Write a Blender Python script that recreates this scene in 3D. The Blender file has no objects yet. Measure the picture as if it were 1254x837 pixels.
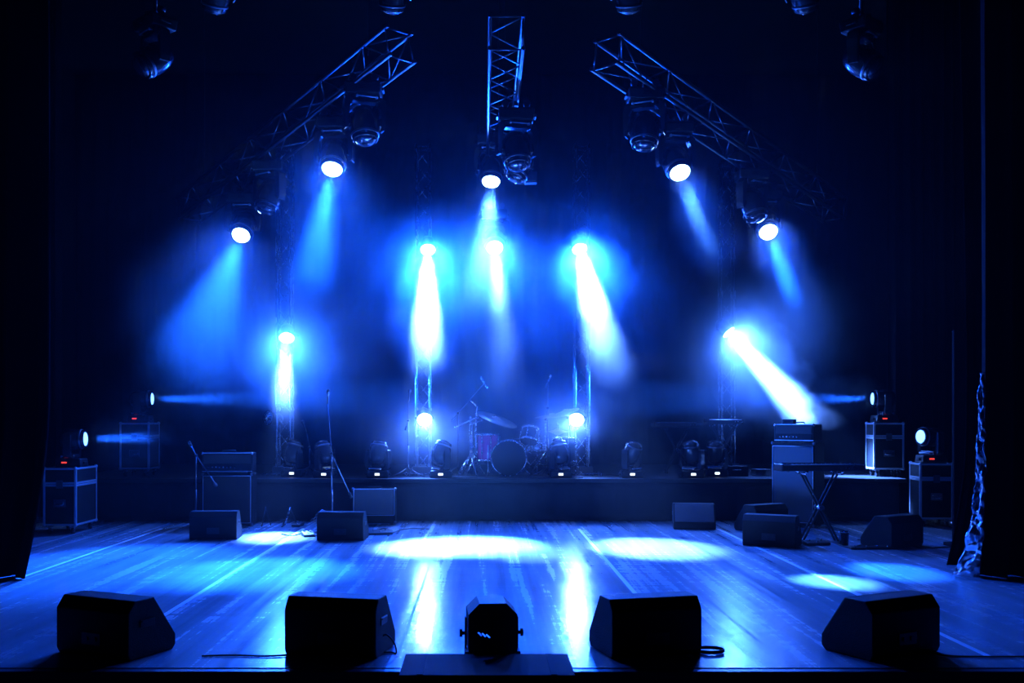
import bpy, bmesh, math, random
from mathutils import Vector, Matrix, Euler
random.seed(7)
C = bpy.context.scene.collection
PI = math.pi
R = math.radians
# ---------------------------------------------------------------- camera frame
F, CX, CY, EYE = 1219.0, 590.0, 512.0, 1.54
def W(px, py, Y):            # a point of the place seen at a pixel, Y metres from the camera
    return Vector(((px - CX) / F * Y, Y, EYE - (py - CY) / F * Y))
def G(px, py, z=0.0):        # the point of a level surface seen at a pixel
    Y = F * (EYE - z) / (py - CY)
    return Vector(((px - CX) / F * Y, Y, z))
RZ = 0.635                   # top of the riser
# ---------------------------------------------------------------- materials
def mat(name, col, rough=.5, metal=0.0, noise=0.0, scale=30, bump=0.0, bscale=None, sheen=0.0, spec=None, coat=0.0):
    m = bpy.data.materials.new(name); m.use_nodes = True
    nt = m.node_tree; b = nt.nodes['Principled BSDF']
    b.inputs['Base Color'].default_value = (*col, 1); b.inputs['Roughness'].default_value = rough
    b.inputs['Metallic'].default_value = metal
    if sheen: b.inputs['Sheen Weight'].default_value = sheen
    if spec is not None: b.inputs['Specular IOR Level'].default_value = spec
    if coat: b.inputs['Coat Weight'].default_value = coat
    tc = nt.nodes.new('ShaderNodeTexCoord')
    if noise:
        n = nt.nodes.new('ShaderNodeTexNoise'); n.inputs['Scale'].default_value = scale; n.inputs['Detail'].default_value = 4
        nt.links.new(tc.outputs['Object'], n.inputs['Vector'])
        r = nt.nodes.new('ShaderNodeMapRange'); r.inputs['To Min'].default_value = max(.02, rough - noise); r.inputs['To Max'].default_value = min(1, rough + noise)
        nt.links.new(n.outputs['Fac'], r.inputs['Value']); nt.links.new(r.outputs['Result'], b.inputs['Roughness'])
    if bump:
        n2 = nt.nodes.new('ShaderNodeTexNoise'); n2.inputs['Scale'].default_value = bscale or 200; n2.inputs['Detail'].default_value = 2
        nt.links.new(tc.outputs['Object'], n2.inputs['Vector'])
        bp = nt.nodes.new('ShaderNodeBump'); bp.inputs['Strength'].default_value = bump; bp.inputs['Distance'].default_value = .01
        nt.links.new(n2.outputs['Fac'], bp.inputs['Height']); nt.links.new(bp.outputs['Normal'], b.inputs['Normal'])
    return m
def emit(name, col, s, sampled=False):
    m = bpy.data.materials.new(name); m.use_nodes = True
    b = m.node_tree.nodes['Principled BSDF']
    b.inputs['Base Color'].default_value = (.02, .02, .02, 1)
    b.inputs['Emission Color'].default_value = (*col, 1); b.inputs['Emission Strength'].default_value = s
    m.cycles.emission_sampling = 'FRONT' if sampled else 'NONE'
    return m
M = dict(
    plastic=mat('black_plastic', (.012, .012, .014), .38, noise=.08),
    gloss=mat('gloss_black_plastic', (.02, .02, .024), .2, noise=.05),
    dark=mat('dark_paint', (.015, .015, .018), .6, bump=.2, bscale=300),
    tolex=mat('black_vinyl_covering', (.009, .009, .010), .6, spec=.25, bump=.5, bscale=160),
    grille=mat('grille_cloth', (.10, .10, .11), .75, bump=.5, bscale=260),
    grilled=mat('black_perforated_grille', (.022, .022, .024), .55, bump=.6, bscale=320),
    silver=mat('anodised_aluminium', (.60, .61, .64), .26, metal=1, noise=.1),
    dullmetal=mat('dull_dark_steel', (.20, .20, .22), .45, metal=1, noise=.1),
    edge=mat('brushed_aluminium_edging', (.75, .76, .78), .5, metal=.8, noise=.08),
    chrome=mat('chrome', (.85, .85, .88), .26, metal=.9, noise=.08),
    brass=mat('cymbal_bronze', (.62, .56, .48), .38, metal=.75, noise=.1),
    velvet=mat('black_velvet', (.003, .003, .004), 1.0, spec=.05, bump=.2, bscale=40),
    satin=mat('shiny_crumpled_satin', (.40, .40, .44), .25, metal=.85, bump=.25, bscale=30),
    skirt=mat('black_riser_cloth', (.035, .035, .04), .9, spec=.15, bump=.3, bscale=60),
    deck=mat('riser_deck_plywood', (.025, .025, .028), .6, spec=.25, noise=.15, bump=.2, bscale=40),
    wall=mat('black_painted_wall', (.006, .006, .007), .95, spec=.1, bump=.2, bscale=20),
    shell=mat('purple_lacquered_drum_shell', (.55, .04, .22), .2, coat=.6, noise=.05),
    skin=mat('white_drum_skin', (.7, .7, .72), .45, bump=.1),
    bskin=mat('black_drum_skin', (.008, .008, .009), .7, spec=.15, bump=.1),
    tape=mat('white_marking_tape', (.82, .82, .84), .5, noise=.1),
    dtape=mat('dark_marking_tape', (.05, .05, .06), .5, noise=.1),
    rubber=mat('black_rubber', (.012, .012, .012), .6, noise=.1),
    keys=mat('white_keys', (.8, .8, .8), .3),
    carpet=mat('dark_grey_carpet', (.06, .06, .065), .9, bump=.6, bscale=250),
    paper=mat('paper', (.8, .8, .8), .7),
    glass=mat('dark_lens_glass', (.03, .03, .04), .06, coat=1),
)
M['lamp_on'] = emit('lit_lamp_lens', (.30, .55, 1.0), 45)
M['beam_on'] = emit('lit_small_lens', (.12, .35, 1.0), 5)
M['lcd'] = emit('lit_white_display', (.75, .88, 1.0), 2.6)
M['led_red'] = emit('red_led_display', (1.0, .05, .03), 1.6)

# ---------------------------------------------------------------- floor material: worn lino, scuffs along the rolls
def floor_mat():
    m = bpy.data.materials.new('worn_stage_lino'); m.use_nodes = True
    nt = m.node_tree; b = nt.nodes['Principled BSDF']; L = nt.links
    tc = nt.nodes.new('ShaderNodeTexCoord')
    def nz(sx, sy, sc, det=5, rough=.6):
        mp = nt.nodes.new('ShaderNodeMapping'); mp.inputs['Scale'].default_value = (sx, sy, 1)
        L.new(tc.outputs['Object'], mp.inputs['Vector'])
        n = nt.nodes.new('ShaderNodeTexNoise'); n.inputs['Scale'].default_value = sc; n.inputs['Detail'].default_value = det; n.inputs['Roughness'].default_value = rough
        L.new(mp.outputs['Vector'], n.inputs['Vector']); return n.outputs['Fac']
    def mr(s, a, b_, lo, hi):
        r = nt.nodes.new('ShaderNodeMapRange'); r.inputs['From Min'].default_value = a; r.inputs['From Max'].default_value = b_
        r.inputs['To Min'].default_value = lo; r.inputs['To Max'].default_value = hi; L.new(s, r.inputs['Value']); return r.outputs['Result']
    def mth(op, s, t):
        n = nt.nodes.new('ShaderNodeMath'); n.operation = op; L.new(s, n.inputs[0])
        if isinstance(t, (int, float)): n.inputs[1].default_value = t
        else: L.new(t, n.inputs[1])
        return n.outputs[0]
    streak = nz(6, .16, 1.0, 5, .65); fine = nz(1, 1, 40, 3); cross = nz(.35, 6, 1.6, 5, .65); blot = nz(1, .6, 1.3, 4)
    v = mth('ADD', mr(streak, .3, .7, .30, .44), mth('MULTIPLY', mr(fine, .3, .7, -.02, .03), 1.0))
    v = mth('ADD', v, mr(blot, .35, .7, -.03, .05))
    cmb = nt.nodes.new('ShaderNodeCombineColor')
    L.new(mth('MULTIPLY', v, .95), cmb.inputs[0]); L.new(v, cmb.inputs[1]); L.new(mth('MULTIPLY', v, 1.08), cmb.inputs[2])
    L.new(cmb.outputs[0], b.inputs['Base Color'])
    ro = mth('ADD', mr(streak, .3, .7, .11, .34), mr(cross, .35, .7, -.03, .04))
    L.new(ro, b.inputs['Roughness'])
    b.inputs['Specular IOR Level'].default_value = .9; b.inputs['IOR'].default_value = 1.6
    bp = nt.nodes.new('ShaderNodeBump'); bp.inputs['Strength'].default_value = .35; bp.inputs['Distance'].default_value = .006
    h = mth('ADD', mth('MULTIPLY', cross, .4), mth('MULTIPLY', nz(1.2, .9, 6, 4), .5)); h = mth('ADD', h, mth('MULTIPLY', streak, .8))
    L.new(h, bp.inputs['Height']); L.new(bp.outputs['Normal'], b.inputs['Normal'])
    return m
M['floor'] = floor_mat()

# ---------------------------------------------------------------- mesh builder
class MB:
    def __init__(s): s.bm = bmesh.new()
    def _x(s, vs, mtx):
        if mtx is not None: bmesh.ops.transform(s.bm, matrix=mtx, verts=vs)
    def box(s, c, size, bev=0.0, mtx=None, taper=None):
        r = bmesh.ops.create_cube(s.bm, size=1.0); vs = r['verts']
        for v in vs:
            v.co = Vector((v.co.x * size[0], v.co.y * size[1], v.co.z * size[2]))
            if taper and v.co.z > 0: v.co.x *= taper[0]; v.co.y *= taper[1]
            v.co += Vector(c)
        if bev:
            es = list({e for v in vs for e in v.link_edges})
            rr = bmesh.ops.bevel(s.bm, geom=es, offset=bev, segments=2, affect='EDGES', profile=.5)
            vs = list({v for f in rr['faces'] for v in f.verts} | {v for v in vs if v.is_valid})
        s._x(vs, mtx); return s
    def tube(s, pts, r, n=8, cap=True, closed=False):
        pts = [Vector(p) for p in pts]; rings = []; N = len(pts)
        up = None
        for i, p in enumerate(pts):
            if closed: t = (pts[(i + 1) % N] - pts[i - 1])
            else: t = (pts[min(i + 1, N - 1)] - pts[max(i - 1, 0)])
            t.normalize()
            if up is None:
                up = Vector((0, 0, 1)) if abs(t.z) < .9 else Vector((1, 0, 0))
            a = t.cross(up).normalized(); b = a.cross(t).normalized(); up = b
            rr = r[i] if isinstance(r, (list, tuple)) else r
            rings.append([s.bm.verts.new(p + (a * math.cos(2 * PI * k / n) + b * math.sin(2 * PI * k / n)) * rr) for k in range(n)])
        for i in range(N if closed else N - 1):
            A, B = rings[i], rings[(i + 1) % N]
            for k in range(n):
                f = s.bm.faces.new((A[k], A[(k + 1) % n], B[(k + 1) % n], B[k])); f.smooth = True
        if cap and not closed:
            s.bm.faces.new(rings[0][::-1]); s.bm.faces.new(rings[-1])
        return s
    def lathe(s, prof, n=24, mtx=None, smooth=True):
        rings = []; allv = []
        for r, z in prof:
            if r < 1e-6: ring = [s.bm.verts.new((0, 0, z))]
            else: ring = [s.bm.verts.new((r * math.cos(2 * PI * k / n), r * math.sin(2 * PI * k / n), z)) for k in range(n)]
            rings.append(ring); allv += ring
        for A, B in zip(rings, rings[1:]):
            for k in range(n):
                a0, a1 = A[k % len(A)], A[(k + 1) % len(A)]; b0, b1 = B[k % len(B)], B[(k + 1) % len(B)]
                q = []
                for v in (a0, a1, b1, b0):
                    if v not in q: q.append(v)
                if len(q) >= 3:
                    f = s.bm.faces.new(q); f.smooth = smooth
        s._x(allv, mtx); return s
    def prism(s, poly, a, b, axis='x', mtx=None, bev=0.0):
        # poly: list of (u, v); extruded a..b along axis
        def P(u, v, t): return {'x': (t, u, v), 'y': (u, t, v), 'z': (u, v, t)}[axis]
        A = [s.bm.verts.new(P(u, v, a)) for u, v in poly]; B = [s.bm.verts.new(P(u, v, b)) for u, v in poly]
        fs = [s.bm.faces.new(A), s.bm.faces.new(B[::-1])]
        n = len(poly)
        for i in range(n): fs.append(s.bm.faces.new((A[i], B[i], B[(i + 1) % n], A[(i + 1) % n])))
        vs = A + B
        if bev:
            es = list({e for f in fs for e in f.edges})
            rr = bmesh.ops.bevel(s.bm, geom=es, offset=bev, segments=2, affect='EDGES', profile=.5)
            vs = list({v for f in rr['faces'] for v in f.verts} | {v for v in vs if v.is_valid})
        s._x(vs, mtx); return s
    def ball(s, c, r, n=12):
        rr = bmesh.ops.create_uvsphere(s.bm, u_segments=n, v_segments=max(6, n // 2), radius=r, matrix=Matrix.Translation(c))
        for v in rr['verts']:
            for f in v.link_faces: f.smooth = True
        return s
    def mesh(s, name, material):
        bmesh.ops.recalc_face_normals(s.bm, faces=s.bm.faces)
        me = bpy.data.meshes.new(name); s.bm.to_mesh(me); s.bm.free()
        me.materials.append(material); return me
    def build(s, name, material, parent=None, mtx=None):
        return link(name, s.mesh(name, material), parent, mtx)
def link(name, me, parent=None, mtx=None):
    o = bpy.data.objects.new(name, me); C.objects.link(o)
    if parent is not None: o.parent = parent
    if mtx is not None: o.matrix_basis = mtx
    return o
def tag(o, label, cat, group=None, kind=None):
    if label: o['label'] = label
    if cat: o['category'] = cat
    if group: o['group'] = group
    if kind: o['kind'] = kind
    return o
def thing(name, label, cat, loc=(0, 0, 0), rz=0.0, group=None, mtx=None):
    o = bpy.data.objects.new(name, None); C.objects.link(o); o.empty_display_size = .1
    if mtx is not None: o.matrix_basis = mtx
    else: o.location = loc; o.rotation_euler = (0, 0, rz)
    return tag(o, label, cat, group)
def struct(o): o['kind'] = 'structure'; return o
def T(x, y, z): return Matrix.Translation((x, y, z))
def RM(a, ax): return Matrix.Rotation(a, 4, ax)
def sagpts(a, b, k=6, sag=.0):
    a, b = Vector(a), Vector(b)
    return [a.lerp(b, i / k) - Vector((0, 0, sag * 4 * (i / k) * (1 - i / k))) for i in range(k + 1)]
def smooth_path(pts, n=6):
    pts = [Vector(p) for p in pts]; out = []
    for i in range(len(pts) - 1):
        p0 = pts[max(i - 1, 0)]; p1 = pts[i]; p2 = pts[i + 1]; p3 = pts[min(i + 2, len(pts) - 1)]
        for k in range(n):
            t = k / n
            out.append(.5 * ((2 * p1) + (p2 - p0) * t + (2 * p0 - 5 * p1 + 4 * p2 - p3) * t * t + (3 * p1 - p0 - 3 * p2 + p3) * t ** 3))
    out.append(pts[-1]); return out

# ================================================================= the room
EDGE = 6.13
struct(MB().box((0, (EDGE + 20) / 2, -.04), (18, 20 - EDGE, .08)).build('floor', M['floor']))
flo = bpy.data.objects['floor']
for x, m in ((-4.44, 'tape'), (-2.475, 'tape'), (-.545, 'dtape'), (1.345, 'tape'), (3.27, 'tape')):
    MB().box((x, 10.1, .001), (.042 if m == 'tape' else .018, 7.4, .002)).build('marking_line', M[m], flo)
o = struct(MB().box((0, EDGE - .05, -.55), (18, .1, .98)).box((0, EDGE - .0, -.035), (18, .16, .06), .008).build('trim_1', M['dullmetal']))
o.data.materials[0] = mat('lit_stage_edge', (.16, .16, .17), .35, noise=.1)  # base colour raised so the front edge strip reads as lit
struct(MB().box((0, 2.5, -1.1), (18, 7.2, .1)).build('floor.001', M['carpet']))
struct(MB().box((-8.2, 10, 3.6), (.2, 20.4, 9.6)).build('wall_left', M['wall']))
struct(MB().box((8.2, 10, 3.6), (.2, 20.4, 9.6)).build('wall_right', M['wall']))
struct(MB().box((0, 20.1, 3.6), (16.6, .2, 9.6)).build('wall_back', M['wall']))
struct(MB().box((0, 10, 8.5), (16.6, 20.4, .2)).build('ceiling', M['wall']))

def drape(name, label, cat, x0, x1, y, z0, z1, folds, depth, material, edge=None, nx=160, nz=30, group=None, seed=0):
    bm = bmesh.new(); g = []; rnd = random.Random(seed)
    ph = [rnd.uniform(0, 6.28) for _ in range(4)]
    for j in range(nz + 1):
        w = j / nz; z = z0 + (z1 - z0) * w; row = []
        for i in range(nx + 1):
            u = i / nx
            a, b = (x0, x1) if edge is None else edge(w)
            uu = u + .012 * math.sin(9 * u + ph[0]) + .004 * math.sin(5 * w + ph[1])
            d = depth * (math.sin(uu * folds * 2 * PI) + .35 * math.sin(uu * folds * 4.7 * PI + ph[2] + w))
            row.append(bm.verts.new((a + (b - a) * u, y + d, z)))
        g.append(row)
    for j in range(nz):
        for i in range(nx):
            f = bm.faces.new((g[j][i], g[j][i + 1], g[j + 1][i + 1], g[j + 1][i])); f.smooth = True
    me = bpy.data.meshes.new(name); bm.to_mesh(me); bm.free(); me.materials.append(material)
    o = link(name, me)
    sm = o.modifiers.new('thickness', 'SOLIDIFY'); sm.thickness = .012
    return tag(o, label, cat, group)
drape('backdrop_curtain', 'wide black backdrop curtain hanging across the back of the stage', 'curtain', -8, 8, 19.6, .0, 8.3, 46, .02, M['velvet'], nx=500, nz=8, seed=1)
drape('side_curtain', 'black side curtain hanging deep in the wing behind the left flight cases', 'curtain', -8.05, -6.55, 15.5, 0, 8.3, 9, .07, M['velvet'], seed=2, nz=8)
drape('side_curtain', 'black side curtain hanging deep in the wing behind the right flight cases', 'curtain', 6.45, 8.05, 15.8, 0, 8.3, 9, .07, M['velvet'], seed=3, nz=8)
tag(MB().box((5.66, 11.8, 1.29), (.15, .06, 2.58), .01).box((5.66, 11.8, .02), (.15, .5, .04), .005).build('wing_flat', M['wall']),
    'tall narrow dark blue wing panel beside the right front curtain', 'panel')
def left_edge(w):
    e = -4.12 + .02 * math.sin(4 * w)
    if w < .2: e -= .22 * (1 - w / .2) ** 1.6
    return -8.05, e
def right_edge(w):
    e = 4.80 + .03 * math.sin(3 * w)
    if w < .12: e -= .06 * (1 - w / .12) ** 2
    return e, 8.05
def right_back_edge(w):
    e = 5.02 - .12 * max(0, (w - .25) / .75)
    if w < .16: e -= .19 * (1 - w / .16) ** 1.7
    return e, 8.05
drape('front_curtain', 'plain black curtain layer just behind the shiny-edged right front curtain', 'curtain', 0, 0, 10.25, .01, 8.3, 11, .10, M['velvet'], edge=right_back_edge, nx=220, seed=9)
drape('front_curtain', 'black front curtain gathered at the left edge of the stage', 'curtain', 0, 0, 9.55, .01, 8.3, 13, .10, M['velvet'], edge=left_edge, nx=260, seed=4)
rc = drape('front_curtain', 'black front curtain with shiny crumpled edging at the right of the stage', 'curtain', 0, 0, 9.6, .01, 8.3, 13, .10, M['velvet'], edge=right_edge, nx=260, seed=5)
# crumpled shiny edging strip
bm = bmesh.new(); rows = []; rnd = random.Random(3)
from mathutils import noise as mnoise
for j in range(181):
    w = j / 180; z = .02 + 1.95 * w; row = []
    ex = 4.80 - (.06 * (1 - z / 8.3 / .12) ** 2 if z < .99 else 0); wd = .10 * (1 - .6 * w) + .10 * (1 - w) ** 6
    for i in range(13):
        u = i / 12
        d = .045 * mnoise.noise(Vector((u * 2.2, z * 6, 1))) + .025 * mnoise.noise(Vector((u * 5, z * 15, 4)))
        row.append(bm.verts.new((ex - .035 - wd * .75 * u + d, 9.42 + wd * 1.1 * u + d * .6, z)))
    rows.append(row)
for j in range(180):
    for i in range(12):
        f = bm.faces.new((rows[j][i], rows[j][i + 1], rows[j + 1][i + 1], rows[j + 1][i])); f.smooth = True
me = bpy.data.meshes.new('shiny_edging'); bm.to_mesh(me); bm.free(); me.materials.append(M['satin'])
o = link('shiny_edging', me, rc); o['label'] = 'shiny crumpled satin edging'
o.modifiers.new('thickness', 'SOLIDIFY').thickness = .006

# ---------------------------------------------------------------- riser
RF = 14.75
rs = thing('stage_riser', 'low dark cloth-skirted riser across the back of the stage carrying the drums', 'riser', (0, RF, 0))
MB().box((-.05, 2.3, RZ - .03), (12.7, 4.6, .06), .006).build('deck', M['deck'], rs)
bm = bmesh.new(); rows = []
for j in range(7):
    row = []
    for i in range(601):
        x = -6.3 + 12.5 * i / 600
        row.append(bm.verts.new((x, .04 + .012 * math.sin(i * .42 + .8 * math.sin(i * .05)) * (1 - j / 9), .01 + (RZ - .075) * j / 6)))
    rows.append(row)
for j in range(6):
    for i in range(600):
        f = bm.faces.new((rows[j][i], rows[j][i + 1], rows[j + 1][i + 1], rows[j + 1][i])); f.smooth = True
me = bpy.data.meshes.new('skirt'); bm.to_mesh(me); bm.free(); me.materials.append(M['skirt'])
link('skirt', me, rs).modifiers.new('thickness', 'SOLIDIFY').thickness = .006

# ================================================================= stage wedges
WP = [(-.21, .0), (-.23, .04), (-.23, .30), (-.17, .375), (.0, .375), (.20, .10), (.20, .03), (.17, .0)]
def wedge_meshes():
    d = {}
    d['cabinet'] = MB().prism(WP, -.31, .31, 'x', bev=.008).mesh('cabinet', M['tolex'])
    n = Vector((0, .275, .20)).normalized()
    a, b = Vector((0, .012, .365)), Vector((0, .192, .115)); t = (b - a)
    nn = Vector((0, -t.z, t.y)).normalized(); nn = -nn if nn.z < 0 else nn
    mb = MB(); mx = Matrix.Translation((a + b) / 2 + nn * .006) @ Matrix(((1, 0, 0), (0, t.normalized().y, nn.y), (0, t.normalized().z, nn.z))).to_4x4()
    mb.box((0, 0, 0), (.575, t.length, .012), .004, mtx=mx)
    d['grille'] = mb.mesh('grille', M['grilled'])
    d['handle'] = MB().box((.312, -.06, .22), (.006, .13, .05), .002).box((.316, -.06, .235), (.006, .11, .012), .002).mesh('handle', M['plastic'])
    d['socket_plate'] = MB().box((0, -.232, .12), (.16, .006, .08), .002).tube([(-.035, -.231, .12), (-.035, -.242, .12)], .014, 12).tube([(.035, -.231, .12), (.035, -.242, .12)], .014, 12).mesh('socket_plate', M['plastic'])
    d['foot'] = MB().lathe([(0, -.001), (.018, -.001), (.018, .006), (0, .006)], 10).mesh('foot', M['rubber'])
    return d
WD = wedge_meshes()
def wedge(label, x, y, rot, group, light=False, s=1.0):
    t = thing('stage_monitor', label, 'speaker', (x, y, .0), R(rot), group); t.scale = (s, s, s)
    for k in ('cabinet', 'grille', 'handle', 'socket_plate'):
        o = link(k, WD[k], t)
    return t
gF, gB = 'wedge monitors along the front edge', 'wedge monitors across the back of the open floor'
wedge('large black wedge monitor at the front edge, furthest left, turned towards centre', -2.41, 6.60, -25, gF)
wedge('large black wedge monitor at the front edge left of the octagonal lamp', -.93, 6.62, -12, gF)
wedge('large black wedge monitor at the front edge right of the octagonal lamp', 1.075, 6.62, 14, gF)
wedge('large black wedge monitor at the front edge, furthest right, turned towards centre', 2.63, 6.60, 27, gF)
wedge('small black wedge monitor on the floor before the left guitar stack', -3.40, 12.75, 4, gB, s=.95)
wedge('small black wedge monitor on the floor before the combo amplifier', -1.76, 12.65, -3, gB, s=.95)
WD2 = WD; gm = WD['grille'].copy(); gm.materials[0] = M['grille']  # paler grille copy: the light on this tilted face is put into its colour
w3 = wedge('wedge monitor facing out with its lit grille coloured paler, left of the bass stack wedges', 2.95, 13.85, 172, gB, s=.92)
for ch in w3.children:
    if ch.name.startswith('grille'): ch.data = gm
wedge('black wedge monitor half hidden behind another wedge before the bass stack', 3.82, 13.65, 30, gB, s=.97)
wedge('black wedge monitor before the bass stack and left of the keyboard stand', 3.52, 12.05, -28, gB)
wedge('black wedge monitor right of the keyboard stand and the small bucket', 4.93, 12.0, 33, gB)

# ---------------------------------------------------------------- octagonal lamp and its platform
pl = thing('platform_box', 'low dark carpeted platform box at the front lip of the stage', 'box', (.03, 5.94, -1.05))
MB().box((0, 0, .54), (1.0, .5, 1.08), .006).build('body', M['carpet'], pl)
MB().box((0, 0, 1.1), (1.01, .52, .04), .006).build('top', M['carpet'], pl)
MB().box((-.385, 0, 1.1215), (.035, .5, .004)).build('seam', M['carpet'], pl)
MB().box((.385, 0, 1.1215), (.035, .5, .004)).build('seam', M['carpet'], pl)

ol = thing('octagonal_lamp', 'black octagonal stage lamp with side knobs standing behind the platform box', 'lamp', (.062, 6.42, 0), R(4))
def octa(w, h, c, zc):
    k = c * .4
    return [(-w, -h + k), (-w + k, -h), (w - k, -h), (w, -h + k), (w, h - c), (w - c, h), (-w + c, h), (-w, h - c)]
zc = .20
bm = bmesh.new(); w_, h_, c_ = .155, .165, .07
def ring(y, s=1.0):
    return [bm.verts.new((u * s, y, zc + v * s)) for u, v in octa(w_, h_, c_, 0)]
r0, r1, r2, r3 = ring(-.13), ring(.16), ring(.155, .94), ring(-.12, .94)
def bridge(A, B):
    for i in range(8): bm.faces.new((A[i], A[(i + 1) % 8], B[(i + 1) % 8], B[i]))
bridge(r0, r1); bridge(r1, r2); bridge(r2, r3)
# rear plate with three slanted slots right through it
holes = []
def plate_edges(y, flip):
    es = []
    out = r0 if y < -.125 else r3
    for i in range(8):
        e = bm.edges.get((out[i], out[(i + 1) % 8])) or bm.edges.new((out[i], out[(i + 1) % 8])); es.append(e)
    hs = []
    for k in range(3):
        x0 = -.10 + k * .026; z0 = zc - .03 - k * .007
        q = [(x0, z0 + .012), (x0 + .024, z0 - .012), (x0 + .033, z0 - .006), (x0 + .009, z0 + .018)]
        vs = [bm.verts.new((a, y, b)) for a, b in q]; hs.append(vs)
        for i in range(4): es.append(bm.edges.new((vs[i], vs[(i + 1) % 4])))
    bmesh.ops.triangle_fill(bm, use_beauty=True, use_dissolve=False, edges=es)
    return hs
ha = plate_edges(-.13, 0); hb = plate_edges(-.12, 1)
for A, B in zip(ha, hb):
    for i in range(4): bm.faces.new((A[i], A[(i + 1) % 4], B[(i + 1) % 4], B[i]))
bmesh.ops.recalc_face_normals(bm, faces=bm.faces)
me = bpy.data.meshes.new('housing'); bm.to_mesh(me); bm.free(); me.materials.append(M['dark']); link('housing', me, ol)
MB().box((-.166, 0, .13), (.012, .05, .26), .003).box((.166, 0, .13), (.012, .05, .26), .003).box((0, 0, .008), (.344, .06, .014), .003).build('yoke', M['dark'], ol)
for s in (-1, 1):
    MB().tube([(s * .17, 0, .155), (s * .19, 0, .155)], .012, 10).tube([(s * .188, 0, .155), (s * .205, 0, .155)], .026, 12).build('knob', M['plastic'], ol)
MB().box((-.16, -.06, .03), (.03, .14, .06), .004).build('foot', M['dark'], ol)
MB().box((.16, -.06, .03), (.03, .14, .06), .004).build('foot', M['dark'], ol)
MB().box((.03, -.133, .235), (.06, .006, .08), .002).build('rating_plate', M['plastic'], ol)

# ================================================================= trusses
FLOWN, BRACE = {}, {}
def unit_tube(r):
    if r not in BRACE: BRACE[r] = MB().tube([(0, 0, 0), (0, 0, 1)], r, 8).mesh('truss_tube', M['silver'])
    return BRACE[r]
def bar(name, a, b, r, parent):
    a, b = Vector(a), Vector(b); d = b - a
    q = d.to_track_quat('Z', 'Y').to_matrix().to_4x4()
    return link(name, unit_tube(r), parent, Matrix.Translation(a) @ q @ Matrix.Diagonal((1, 1, d.length, 1)))
M['flown'] = mat('dimmed_flown_aluminium', (.26, .27, .29), .32, metal=1, noise=.1)  # darker copy of tower aluminium, flown trusses' dimmer light put into its colour
def truss(name, label, A, B, s, nb, group, up=Vector((0, 0, 1)), cr=.024, br=.009):
    A, B = Vector(A), Vector(B); z = (B - A); L = z.length; z.normalize()
    x = up.cross(z); x = x.normalized() if x.length > .01 else Vector((1, 0, 0)); y = z.cross(x).normalized()
    m = Matrix((x, y, z)).transposed().to_4x4(); m.translation = A
    t = thing(name, label, 'truss', group=group, mtx=m); h = s / 2
    cs = [(-h, -h), (h, -h), (h, h), (-h, h)]
    for cx_, cy_ in cs: bar('chord', (cx_, cy_, 0), (cx_, cy_, L), cr, t)
    step = (L - .1) / nb
    for f in range(4):
        p, q = cs[f], cs[(f + 1) % 4]
        for e in (.05, L - .05): bar('brace', (*p, e), (*q, e), br, t)
        for k in range(nb):
            z0 = .05 + k * step; z1 = z0 + step
            if (k + f) % 2: bar('brace', (*p, z0), (*q, z1), br, t)
            else: bar('brace', (*q, z0), (*p, z1), br, t)
    return t, m
gT, gV = 'flown box trusses', 'lighting towers on the riser'
LA, LB = Vector((-.925, 11.5, 5.87)), Vector((-4.65, 15.8, 4.84))
RA, RB = Vector((1.42, 11.5, 5.78)), Vector((5.60, 15.8, 4.84))
CA, CB = Vector((.26, 10.45, 5.60)), Vector((.26, 16.1, 5.60))
for (a, b, lb) in ((LA, LB, 'silver box truss sloping down to the left, hung above the stage'), (RA, RB, 'silver box truss sloping down to the right, hung above the stage'),
                   (CA, CB, 'silver box truss hung in the centre pointing to the back')):
    t, m = truss('hanging_truss', lb, a, b, .35, 12, gT)
    inv = m.inverted()
    for ch in t.children:
        if ch.data.materials[0] is M['silver']:
            ch.data = FLOWN.setdefault(ch.data.name, ch.data.copy()); ch.data.materials[0] = M['flown']
    for fr in (.12, .9):
        p = a.lerp(b, fr); s1 = inv @ (p + Vector((0, 0, .17))); s2 = inv @ Vector((p.x, p.y, 8.4))
        o = bar('suspension_cable', s1, s2, .0045, t); o.data = o.data.copy(); o.data.materials[0] = M['rubber']
TY = 15.9
TX = [(349, 'silver lighting tower at the far left of the riser'), (518.5, 'silver lighting tower left of the drums'),
      (712, 'silver lighting tower right of the drums'), (890, 'silver lighting tower behind the bass stack')]
towers = []
for px, lb in TX:
    ty = 16.9 if px == 890 else TY
    X = (px - CX) / F * ty
    t, m = truss('lighting_tower', lb, (X, ty, RZ + .03), (X, ty, 5.9), .215, 18, gV, up=Vector((0, 1, 0)), cr=.022, br=.008)
    MB().box((0, 0, -.015), (.62, .62, .03), .004).build('base_plate', M['silver'], t)
    MB().box((0, .0, .05), (.34, .34, .10), .004).build('ballast', M['dullmetal'], t)
    towers.append((X, t))

# ================================================================= lights
SPOTS = []
def spot(loc, d, power, angle, blend=.6, col=(.05, .2, 1.0), rad=.08, name='beam_light'):
    l = bpy.data.lights.new(name, 'SPOT'); l.energy = power; l.color = col; l.spot_size = R(angle); l.spot_blend = blend; l.shadow_soft_size = rad
    o = bpy.data.objects.new(name, l); C.objects.link(o); o.location = loc
    o.rotation_mode = 'QUATERNION'; o.rotation_quaternion = Vector(d).to_track_quat('-Z', 'Y'); return o

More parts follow.
